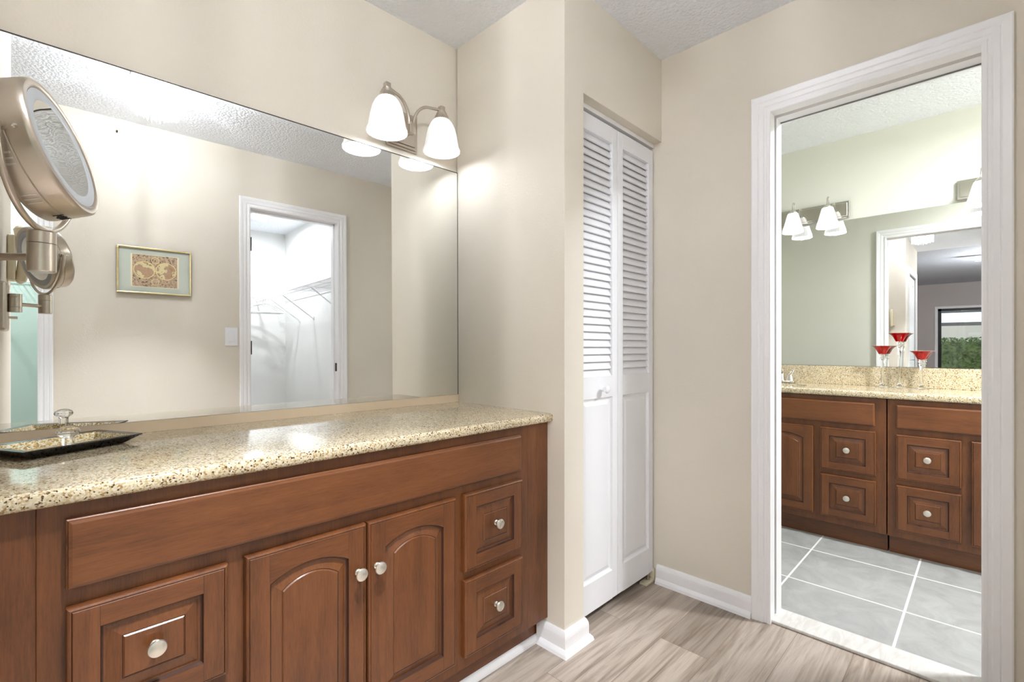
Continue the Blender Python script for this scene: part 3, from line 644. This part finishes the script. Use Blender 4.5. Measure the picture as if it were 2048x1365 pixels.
# bathroom strip fixtures: mirrored backplate, three pleated bells
def bath_fixture(y0, label):
    """y0: left end of the backplate (viewed from the door); bells spaced along -y"""
    root = thing('bath_light_bar', label, 'wall light', (XM, y0, 0), group='bathroom light bars')
    mb = MB(); Lb = 0.590
    mb.box(-0.022, -0.0005, -Lb, 0, 1.926, 2.034, 0.003); mb.box(-0.027, -0.022, -Lb + 0.012, -0.012, 1.938, 2.022, 0.002); mb.build('backplate', M_CHROME, root)
    for k in range(3):
        y = -(0.099 + 0.196 * k); x = -0.118; zr = 1.860
        prof = [(0.024, 0.128), (0.030, 0.124), (0.036, 0.104), (0.042, 0.080), (0.050, 0.050), (0.059, 0.020), (0.0625, 0.0)]
        prof = prof + [(r - 0.003, z) for r, z in reversed(prof)][0:]
        mb = MB(); mb.lathe(prof, 72, Matrix.Translation((x, y, zr)), rib=(24, 0.0011), cap=False); s = mb.build('lamp_shade', M_SHADE_B, root, smooth=True, angle=80)
        mb = MB(); mb.lathe([(0.001, 0.120), (0.027, 0.120), (0.027, 0.130), (0.016, 0.142), (0.010, 0.148), (0.001, 0.148)], 24, Matrix.Translation((x, y, zr))); mb.build('socket_cap', M_CHROME, root, smooth=True, angle=30)
        pts = [(x, y, zr + 0.145)] + [(x + 0.022 - 0.022 * cos(a), y, zr + 0.178 + 0.022 * sin(a)) for a in [pi * i / 8 for i in range(9)]] + [(x + 0.046, y, zr + 0.15), (x + 0.062, y, zr + 0.128), (x + 0.092, y, zr + 0.122)]
        MB().tube(pts, 0.0048, 10).build('arm', M_CHROME, root, smooth=True)
        MB().ball((x, y, zr + 0.05), 0.018, (1, 1, 1.4), 10).build('bulb', M_BULB, s, smooth=True)
        lamp('bulb_light', root, (x, y, zr + 0.012), P_BATH, 0.025)
    return root
bath_fixture(-0.478, 'left light bar above the bathroom mirror')
bath_fixture(-1.569, 'right light bar above the bathroom mirror, cut by the doorway edge')

# crystal ceiling light
ch = thing('crystal_ceiling_light', 'round flush ceiling light hung with clear crystal rods', 'ceiling light', (-0.968, -1.1806, H))
MB().lathe([(0.001, -0.001), (0.098, -0.001), (0.098, -0.018), (0.001, -0.018)], 40).build('canopy', M_CHROME, ch, smooth=True, angle=30)
random.seed(3)
for n_, rr, z1 in ((34, 0.092, -0.184), (26, 0.066, -0.194), (16, 0.040, -0.198)):
    for k in range(n_):
        a = 2 * pi * k / n_; zl = z1 + random.uniform(-0.006, 0.010)
        MB().tube([(rr * cos(a), rr * sin(a), -0.019), (rr * cos(a), rr * sin(a), zl + 0.006), (rr * cos(a), rr * sin(a), zl)], [0.0038, 0.0038, 0.0012], 6).build('crystal_rod', M_CRYSTAL, ch)
MB().ball((0, 0, -0.032), 0.010, (1, 1, 1.2), 12).build('bulb', M_BULB, ch, smooth=True)
lamp('bulb_light', ch, (0, 0, -0.060), P_CHAND, 0.014); down_lamp('down_fill', ch, (0, 0, -0.205), P_CHAND_DOWN, 0.10, spread=R(66))  # downward disk is added fill beside the bulb, aimed at the floor

wl = thing('flush_ceiling_light', 'small round white ceiling light inside the walk-in closet', 'ceiling light', (0.083, -3.377, H))
MB().lathe([(0.001, -0.001), (0.085, -0.001), (0.085, -0.016), (0.001, -0.016)], 32).build('trim_ring', M_PLASTIC, wl)
MB().lathe([(0.001, -0.0165), (0.072, -0.0165), (0.066, -0.034), (0.040, -0.044), (0.001, -0.046)], 32).build('lens', M_LED, wl, smooth=True)
down_lamp('lens_light', wl, (0, 0, -0.05), P_WALKIN, 0.13)

tl = thing('flush_ceiling_light', 'added round white ceiling light that fills the teal closet', 'ceiling light', (-1.95, -2.45, H))  # added lamp; brightens the teal walls and spills into the hall
MB().lathe([(0.001, -0.001), (0.085, -0.001), (0.085, -0.016), (0.001, -0.016)], 32).build('trim_ring', M_PLASTIC, tl)
MB().lathe([(0.001, -0.0165), (0.072, -0.0165), (0.066, -0.034), (0.040, -0.044), (0.001, -0.046)], 32).build('lens', M_LED, tl, smooth=True)
down_lamp('lens_light', tl, (0, 0, -0.05), P_TEALFILL, 0.13)
bl = thing('bathroom_fill_light', 'unseen round ceiling light added to fill the bathroom', 'ceiling light', (1.38, -2.3, H))  # added out-of-view lamp that brightens the bathroom cabinets and walls
MB().lathe([(0.001, -0.001), (0.15, -0.001), (0.15, -0.02), (0.001, -0.02)], 32).build('trim_ring', M_CHROME, bl)
MB().lathe([(0.001, -0.0205), (0.14, -0.0205), (0.12, -0.06), (0.07, -0.085), (0.001, -0.092)], 32).build('lens', M_LED, bl, smooth=True)
down_lamp('lens_light', bl, (0, 0, -0.096), P_BATHFILL, 0.24)

# ------------------------------------------------------------------ magnifying mirror on its wall arm
mm = thing('magnifying_mirror', 'round two-sided brushed nickel magnifying mirror on a wall arm, at the left edge', 'mirror', (-1.343, -0.592, 0))
az, el = 1.9836, 0.2793
nrm = Vector((cos(el) * sin(az), cos(el) * cos(az), sin(el))); ax = Vector((cos(az), -sin(az), 0)); upv = nrm.cross(ax) * 1.0
Mh = Matrix(((ax.x, upv.x, nrm.x, 0), (ax.y, upv.y, nrm.y, 0), (ax.z, upv.z, nrm.z, 1.4196), (0, 0, 0, 1)))
RH = 0.1067
mb = MB(); hT = 0.031
mb.lathe([(0.092, hT - 0.002), (0.0945, hT), (RH - 0.004, hT), (RH - 0.001, hT - 0.003), (RH, hT - 0.008), (RH, 0.0012), (RH - 0.0012, 0.0), (RH, -0.0012), (RH, -hT + 0.008), (RH - 0.001, -hT + 0.003), (RH - 0.004, -hT), (0.0945, -hT), (0.092, -hT + 0.002)], 96, Mh, cap=False)
head = mb.build('drum', M_NICKEL, mm, smooth=True, angle=40)
for sg in (1, -1):
    mb = MB(); mb.lathe([(0.0001, sg * (hT - 0.004)), (0.074, sg * (hT - 0.0028))], 64, Mh, cap=False); mb.build('mirror_face', M_MIRROR, head, smooth=True)
    mb = MB(); mb.lathe([(0.0742, sg * (hT - 0.0028)), (0.0755, sg * (hT - 0.0022)), (0.0915, sg * (hT - 0.002))], 64, Mh, cap=False); mb.build('light_ring', plain('frosted_ring', lin(186, 191, 196), 0.35), head, smooth=True)
M_VENT = plain('vent_metal', lin(206, 204, 198), 0.35, 0.6)
for ang0 in (-58, 20, 54):
    mb = MB()
    for k in range(3):
        a = R(ang0) + k * 0.075; Ms = Mh @ Matrix.Rotation(a, 4, 'Z') @ Matrix.Translation((RH + 0.0001, 0, -0.014))
        mb.box(-0.0006, 0.0006, -0.0013, 0.0013, -0.010, 0.010, 0.0005, M=Ms, seg=1)
    mb.build('vent', M_VENT, head)
mb = MB()
for k in range(9):
    a = R(84) + k * 0.032; Ms = Mh @ Matrix.Rotation(a, 4, 'Z') @ Matrix.Translation((RH + 0.0001, 0, -0.004)); hl = random.choice((0.003, 0.005, 0.007))
    mb.box(-0.0003, 0.0003, -0.0010, 0.0010, -hl, hl, M=Ms)
mb.build('vent_marks', M_DARK, head)
c0 = Vector((0, 0, 1.4196))
for sg in (1, -1):
    p = c0 + ax * sg * RH
    MB().tube([p - ax * sg * 0.002, p + ax * sg * 0.004, p + ax * sg * 0.0042, p + ax * sg * 0.016], [0.0075, 0.0075, 0.0045, 0.0045], 14).build('pivot', M_NICKEL, mm, smooth=True, angle=30)
    q = c0 + ax * sg * (RH - 0.0002) + upv * 0.004 + nrm * 0.014
    mb = MB(); mb.lathe([(0.0001, 0.0), (0.0035, 0.0), (0.0035, 0.0015), (0.0001, 0.0025)], 12, Matrix.Translation(q) @ (ax * sg).to_track_quat('Z', 'Y').to_matrix().to_4x4()); mb.build('screw', M_CHROME, head)
pts = [tuple(c0 + ax * (0.1195 * cos(a)) - Vector((0, 0, 1)) * 0.1265 * sin(a)) for a in [pi * k / 40 for k in range(41)]]
MB().tube(pts, 0.0046, 12).build('yoke', M_NICKEL, mm, smooth=True)
MB().lathe([(0.001, 1.2705), (0.0180, 1.2705), (0.0180, 1.2885), (0.0165, 1.2905), (0.001, 1.2905)], 40).build('swivel_collar', M_NICKEL, mm, smooth=True, angle=30)
MB().lathe([(0.001, 1.224), (0.0168, 1.224), (0.0180, 1.2255), (0.0180, 1.2695), (0.001, 1.2695)], 40).build('swivel_base', M_NICKEL, mm, smooth=True, angle=30)
J = Vector((-1.412 + 1.343, -0.524 + 0.592, 0))
MB().tube([(J.x * 0.97, J.y * 0.97, 1.249), (J.x * 0.15, J.y * 0.15, 1.249)], 0.0062, 14).build('arm', M_NICKEL, mm, smooth=True)
MB().lathe([(0.001, 1.222), (0.0165, 1.222), (0.0165, 1.238), (0.0158, 1.2385), (0.0158, 1.2395), (0.0165, 1.240), (0.0165, 1.270), (0.0158, 1.2705), (0.0158, 1.2715), (0.0165, 1.272), (0.0165, 1.282), (0.001, 1.282)], 36, Matrix.Translation(J)).build('wall_joint', M_NICKEL, mm, smooth=True, angle=30)
xw = XL + 1.343
mb = MB(); mb.box(xw + 0.0005, xw + 0.024, 0.020, 0.122, 1.160, 1.318, 0.008, seg=3); mp = mb.build('wall_plate', M_NICKEL, mm)
mb = MB(); mb.tube([(xw + 0.014, 0.05, 1.205), (xw + 0.044, 0.045, 1.205)], [0.0045, 0.0045], 12); mb.build('switch_knob', M_CHROME, mp, smooth=True)

# cream handset unit on the left wall
ph = thing('wall_phone', 'cream plastic wall-mounted handset on the wall by the magnifying mirror', 'phone', (XL, -0.855, 0))
MB().box(0.0005, 0.022, -0.035, 0.035, 1.36, 1.53, 0.006, seg=3).build('base', M_CREAM, ph)
mb = MB(); mb.tube([(0.030, 0, 1.352), (0.034, 0, 1.362), (0.042, 0, 1.40), (0.044, 0, 1.46), (0.040, 0, 1.53), (0.030, 0, 1.56), (0.026, 0, 1.568)], [0.006, 0.016, 0.019, 0.017, 0.021, 0.017, 0.006], 16); mb.build('handset', M_CREAM, ph, smooth=True)

# ------------------------------------------------------------------ tray with crystal knobs
tr = thing('vanity_tray', 'black rectangular tray with hammered gold lining, on the left end of the counter', 'tray', (-1.2935, -0.120, 0.8582), math.atan2(0.11, 0.217))
hl, hw = 0.1215, 0.082
def rect_ring(a, b2, z): return [(-a, -b2, z), (a, -b2, z), (a, b2, z), (-a, b2, z)]
def rings_mesh(rs, cap0=True, cap1=True):
    mb = MB(); vs = [p for r in rs for p in r]; fs = [(4 * j + k, 4 * j + (k + 1) % 4, 4 * j + 4 + (k + 1) % 4, 4 * j + 4 + k) for j in range(len(rs) - 1) for k in range(4)]
    if cap0: fs.append((3, 2, 1, 0))
    if cap1: n4 = 4 * (len(rs) - 1); fs.append((n4, n4 + 1, n4 + 2, n4 + 3))
    mb.faces(vs, fs); return mb
rings_mesh([rect_ring(hl - 0.028, hw - 0.028, 0.0), rect_ring(hl - 0.004, hw - 0.004, 0.017), rect_ring(hl, hw, 0.0195), rect_ring(hl, hw, 0.0218), rect_ring(hl - 0.0165, hw - 0.0165, 0.0205), rect_ring(hl - 0.034, hw - 0.034, 0.0042)]).build('body', M_BLACK, tr)
rings_mesh([rect_ring(hl - 0.0172, hw - 0.0172, 0.0205), rect_ring(hl - 0.0345, hw - 0.0345, 0.0050)], False, True).build('gold_lining', M_LEAFGOLD, tr)
for sy in (-1,):
    mb = MB(); y = sy * (hw - 0.0092); x = -0.036
    mb.box(x - 0.0085, x + 0.0085, y - 0.0085, y + 0.0085, 0.0205, 0.0385, 0.0015)
    mb.build('knob_stem', M_GLASS, tr)
    mb = MB(); m4 = Matrix.Translation((x, y, 0.0495))
    mb.lathe([(0.001, -0.012), (0.010, -0.012), (0.0195, -0.004), (0.0218, 0.001), (0.019, 0.008), (0.011, 0.0130), (0.001, 0.0145)], 12, m4); mb.build('crystal_knob', M_GLASS, tr)

# ------------------------------------------------------------------ framed map and switch on the rear wall (seen in the long mirror)
pf = thing('framed_map', 'pale gold framed antique two-hemisphere map on the beige wall', 'picture', (-0.9055, YB + 0.0005, 1.573), 0)
fw, fh = 0.1795, 0.1365
mb = MB(); t = 0.009
for x0, x1, z0, z1 in ((-fw, fw, fh - t, fh), (-fw, fw, -fh, -fh + t), (-fw, -fw + t, -fh + t, fh - t), (fw - t, fw, -fh + t, fh - t)): mb.box(x0, x1, 0.0, 0.020, z0, z1, 0.0015)
mb.build('picture_frame', M_GOLD, pf)
MB().box(-fw + 0.008, fw - 0.008, 0.002, 0.010, -fh + 0.008, fh - 0.008).build('mat_board', M_MAT, pf)
pw, phh = 0.1165, 0.0965
MB().box(-pw, pw, 0.010, 0.0106, -phh, phh).build('paper_border', M_CREAMP, pf)
mb = MB(); mb.box(-pw + 0.008, pw - 0.008, 0.0106, 0.0110, -phh + 0.004, phh - 0.002); prn = mb.build('ornament_print', M_MAPBG, pf)
for sx in (-1, 1):
    Md = Matrix.Translation((sx * 0.0525, 0.0110, 0.005)) @ Matrix.Rotation(R(-90), 4, 'X')
    MB().lathe([(0.0001, 0.0002), (0.0475, 0.0002)], 48, Md, cap=False).build('hemisphere', M_MAPDISC, prn)
    MB().lathe([(0.0475, 0.0003), (0.0520, 0.0003)], 48, Md, cap=False).build('hemisphere_ring', M_MAPRING, prn)
for z, r in ((0.066, 0.020), (-0.062, 0.019)):
    MB().lathe([(0.0001, 0.0004), (r - 0.003, 0.0004)], 32, Matrix.Translation((0, 0.0110, z)) @ Matrix.Rotation(R(-90), 4, 'X'), cap=False).build('medallion', M_MAPBG, prn)
    MB().lathe([(r - 0.003, 0.0005), (r, 0.0005)], 32, Matrix.Translation((0, 0.0110, z)) @ Matrix.Rotation(R(-90), 4, 'X'), cap=False).build('medallion_ring', M_MAPRING, prn)
sw = thing('light_switch', 'white rocker light switch beside the walk-in closet doorway', 'switch', (-0.502, YB, 1.190))
MB().box(-0.037, 0.037, 0.0005, 0.006, -0.060, 0.060, 0.003).build('plate', M_PLASTIC, sw)
MB().box(-0.017, 0.017, 0.006, 0.0095, -0.034, 0.034, 0.0015).build('rocker', M_PLASTIC, sw)
hk = MB(); hk.tube([(-1.082, YB + 0.0005, 2.362), (-1.082, YB + 0.014, 2.362), (-1.082, YB + 0.016, 2.368)], 0.004, 8); tag(hk.build('wall_nail', M_BRONZE), 'small bare nail high on the wall above the framed map', 'nail')

# ------------------------------------------------------------------ walk-in closet shelf, hangers
def wire_shelf(label, cat, p0, p1, depth_dir, depth, z, brackets=(), lip=0.030, step=0.026):
    """p0-p1: wall line; shelf extends along depth_dir; front lip hangs down"""
    root = thing('wire_shelf', label, cat)
    a = Vector((p0[0], p0[1], z)); b2 = Vector((p1[0], p1[1], z)); d = Vector((depth_dir[0], depth_dir[1], 0)); mb = MB()
    for f in (0.03, 0.5, 1.0): mb.tube([a + d * depth * f, b2 + d * depth * f], 0.0032 if f != 1 else 0.0038, 6)
    mb.tube([a + d * depth - Vector((0, 0, lip)), b2 + d * depth - Vector((0, 0, lip))], 0.0038, 6)
    L = (b2 - a).length; n = int(L / step); u = (b2 - a).normalized()
    for i in range(n + 1):
        q = a + u * (L * i / n)
        pts = [q + d * 0.004, q + d * (depth + 0.003)]
        if i % 12 == 0: pts.append(q + d * (depth + 0.003) - Vector((0, 0, lip)))
        mb.tube(pts, 0.0014 if i % 12 else 0.003, 4)
    mb.build('wire_deck', M_WIRE, root)
    for s_ in brackets:
        q = a + u * s_
        m2 = MB(); m2.tube([q + d * (depth - 0.004) - Vector((0, 0, lip)), q + d * 0.008 - Vector((0, 0, 0.245))], 0.0055, 6); m2.box(q.x + d.x * 0.001 - 0.006, q.x + d.x * 0.001 + 0.006, q.y + d.y * 0.001 - 0.008, q.y + d.y * 0.001 + 0.008, z - 0.262, z - 0.228)
        m2.build('bracket', M_WIRE, root)
    return root
wire_shelf('white wire shelf along the right wall of the walk-in closet', 'shelf', (0.539, -2.02), (0.539, -4.09), (-1, 0), 0.300, 1.672, (0.45, 1.20, 1.60))
wire_shelf('white wire shelf along the far wall of the walk-in closet', 'shelf', (0.225, -4.105), (-1.14, -4.105), (0, 1), 0.300, 1.700, (0.5,), lip=0.012)
wire_shelf('white wire shelf on the teal wall inside the left closet', 'shelf', (-1.21, -2.899), (-2.69, -2.899), (0, 1), 0.300, 1.575, (0.42,))
def hanger():
    mb = MB(); pts = []
    mb.tube([(-0.2, 0, -0.115), (-0.10, 0, -0.055), (0, 0, -0.030), (0.10, 0, -0.055), (0.2, 0, -0.115), (0.195, 0, -0.125), (0, 0, -0.125), (-0.195, 0, -0.125)], 0.0055, 8, closed=True)
    o = mb.build('clothes_hanger', M_HANGER)
    m2 = MB(); m2.tube([(0, 0, -0.032), (0, 0, 0.0)] + [(0.016 - 0.016 * cos(a), 0, 0.016 * sin(a)) for a in [pi * k / 8 for k in range(1, 9)]], 0.0024, 8); m2.build('hook', M_CHROME, o)
    return o
h0 = hanger()
for i, (y, rz, lb) in enumerate(((-3.76, 0.10, 'front white clothes hanger on the walk-in closet rail'), (-3.84, 0.22, 'middle white clothes hanger of three on the walk-in closet rail'), (-3.93, 0.30, 'rearmost white clothes hanger on the walk-in closet rail'))):
    o = h0 if i == 0 else copy_tree(h0)
    o.location = (0.230, y, 1.634); o.rotation_euler = (0, 0, rz); tag(o, lb, 'hanger', 'hangers in the walk-in closet')

# ------------------------------------------------------------------ bathroom counter objects
def candle_holder(y, x, ztop, label):
    root = thing('candle_holder', label, 'candle holder', (x, y, 0.8625), group='red cup candle holders')
    h = ztop - 0.8625; c0 = h - 0.050
    mb = MB(); mb.lathe([(0.001, 0.0), (0.036, 0.0), (0.036, 0.003), (0.014, 0.008), (0.0075, 0.018), (0.0070, c0 * 0.55), (0.0090, c0 - 0.035), (0.0130, c0 - 0.028), (0.0085, c0 - 0.021), (0.0150, c0 - 0.012), (0.0100, c0 - 0.005), (0.0165, c0), (0.001, c0)], 28)
    mb.build('stem', M_GLASS, root, smooth=True, angle=50)
    out = [(0.0175, c0 + 0.0005), (0.0220, c0 + 0.010), (0.0300, c0 + 0.027), (0.0400, c0 + 0.040), (0.0530, c0 + 0.049)]; inn = [(0.0515, c0 + 0.050)] + [(r - 0.0035, z + 0.003) for r, z in reversed(out[:-1])] + [(0.001, c0 + 0.0035)]
    mb = MB(); mb.lathe([(0.001, c0 + 0.0005)] + out + inn, 36, cap=False); cup = mb.build('cup', M_RED, root, smooth=True, angle=60)
    mb = MB(); mb.lathe([(0.0526, c0 + 0.0488), (0.0540, c0 + 0.0495), (0.0526, c0 + 0.0506)], 36, cap=False); mb.build('rim', M_GLASS, cup)
    return root
candle_holder(-1.243, 2.250, 1.109, 'left red-cupped glass candle holder on the bathroom counter, middle height of three')
candle_holder(-1.322, 2.262, 1.184, 'tallest of three red-cupped glass candle holders on the bathroom counter')
candle_holder(-1.421, 2.258, 1.079, 'shortest red-cupped glass candle holder, rightmost on the bathroom counter')
fc = thing('faucet', 'chrome centerset faucet behind the bathroom sink', 'faucet', (2.235, -0.700, 0.8625))
mb = MB(); mb.box(-0.028, 0.028, -0.082, 0.082, 0, 0.014, 0.006, seg=3); mb.build('base_plate', M_CHROME, fc, smooth=True, angle=30)
mb = MB(); mb.lathe([(0.001, 0.012), (0.026, 0.012), (0.022, 0.03), (0.016, 0.07), (0.015, 0.09), (0.001, 0.092)], 24); mb.tube([(0, 0, 0.06), (-0.03, 0, 0.085), (-0.075, 0, 0.092), (-0.105, 0, 0.080), (-0.110, 0, 0.065)], [0.014, 0.013, 0.011, 0.010, 0.009], 14); mb.build('spout', M_CHROME, fc, smooth=True, angle=50)
for sg in (1, -1):
    mb = MB(); mb.lathe([(0.001, 0.012), (0.024, 0.012), (0.020, 0.035), (0.014, 0.055), (0.001, 0.058)], 24, Matrix.Translation((0, sg * 0.052, 0))); mb.tube([(0, sg * 0.052, 0.05), (-0.004, sg * 0.066, 0.075), (-0.010, sg * 0.082, 0.098)], [0.009, 0.008, 0.004], 12); mb.build('handle', M_CHROME, fc, smooth=True, angle=50)

# ------------------------------------------------------------------ bedroom: sliding glass door, patio, hedge, fan
wn = thing('window_1', 'black framed sliding glass door in the bedroom, seen in the bathroom mirror', 'glass door', (0, 0, 0), kind='structure')
mb = MB(); xa, xb = WX - 0.07, WX - 0.005
ym = (WY0 + WY1) / 2
mb.box(xa, xb, WY1 - 0.055, WY1, 0.0, WZ); mb.box(xa, xb, WY0, WY0 + 0.055, 0.0, WZ); mb.box(xa, xb, WY0, WY1, WZ - 0.05, WZ); mb.box(xa, xb, WY0, WY1, 0, 0.05); mb.box(xa, xb, ym - 0.04, ym + 0.04, 0.05, WZ - 0.05)
wf = mb.build('frame', M_BLACKM, wn)
MB().box(xb, xb + 0.02, WY1 - 0.06, WY1 - 0.035, 0.92, 1.16, 0.004).build('handle', M_BLACKM, wf)
for y0, y1 in ((WY0 + 0.055, ym - 0.04), (ym + 0.04, WY1 - 0.055)): MB().box(WX - 0.04, WX - 0.036, y0, y1, 0.05, WZ - 0.05).build('pane', M_PANE, wf)
casing('trim_15', WY0, WY1, WZ, fr(WX, 0, pi / 2), 0.05, 'pale trim around the bedroom sliding glass door')
tag(MB().box(-16, -8.1, -8, 6, -0.12, -0.02).build('patio_slab', M_PATIO), 'concrete patio outside the bedroom glass door', 'patio', kind='structure')
tag(MB().box(-14.2, -14.0, -8, 6, -0.02, 1.85).build('garden_wall', M_STUCCO), 'cream garden wall behind the hedge', 'wall', kind='structure')
mb = MB(); mb.box(-9.95, -9.85, -8, 6, 1.62, 1.70); tag(mb.build('patio_rail', M_SOFFIT), 'grey horizontal rail outside the bedroom glass door', 'rail')
mb = MB(); mb.box(-10.2, -10.1, -8, 6, 1.95, 2.10); tag(mb.build('patio_beam', M_SOFFIT), 'dark patio beam seen through the top of the bedroom glass door', 'beam', kind='structure')
random.seed(11); mb = MB(); mb.box(-11.95, -11.35, -7, 5, -0.02, 1.24)
for i in range(5200):
    fx = random.random()
    if fx < 0.72: c = Vector((-11.33 + random.uniform(-0.05, 0.06), random.uniform(-4.5, 1.5), random.uniform(0.0, 1.30)))
    else: c = Vector((random.uniform(-11.95, -11.33), random.uniform(-4.5, 1.5), 1.26 + random.uniform(-0.04, 0.09)))
    q = Matrix.Translation(c) @ Matrix.Rotation(random.uniform(0, 6.28), 4, 'Z') @ Matrix.Rotation(random.uniform(-1.2, 1.2), 4, 'X') @ Matrix.Rotation(random.uniform(-1.2, 1.2), 4, 'Y'); s_ = random.uniform(0.03, 0.055)
    mb.faces([(-s_, 0, 0), (0, -s_ * 0.55, 0.01), (s_, 0, 0), (0, s_ * 0.55, 0.01)], [(0, 1, 2, 3)], q)
tag(mb.build('hedge', M_LEAF), 'clipped green hedge outside the bedroom glass door', 'hedge')
fan = thing('ceiling_fan', 'white ceiling fan with a warm bowl light in the bedroom', 'ceiling fan', (-3.95, -2.18, H + 0.03))
MB().lathe([(0.001, -0.001), (0.07, -0.001), (0.07, -0.03), (0.11, -0.05), (0.115, -0.11), (0.07, -0.13), (0.001, -0.13)], 32).build('motor', M_PLASTIC, fan, smooth=True, angle=30)
for k in range(5):
    a = 2 * pi * k / 5 + pi / 2
    mb = MB(); mb.box(0.10, 0.62, -0.06, 0.06, -0.006, 0.006, 0.003, M=Matrix.Rotation(a, 4, 'Z') @ Matrix.Translation((0, 0, -0.085)) @ Matrix.Rotation(R(11), 4, 'X')); mb.build('blade', M_PLASTIC, fan)
MB().lathe([(0.001, -0.235), (0.06, -0.225), (0.11, -0.19), (0.13, -0.14), (0.001, -0.131)], 32).build('light_bowl', M_FANLIGHT, fan, smooth=True)
lamp('bowl_light', fan, (0, 0, -0.32), P_FAN, 0.1, (0.95, 0.96, 1.0))
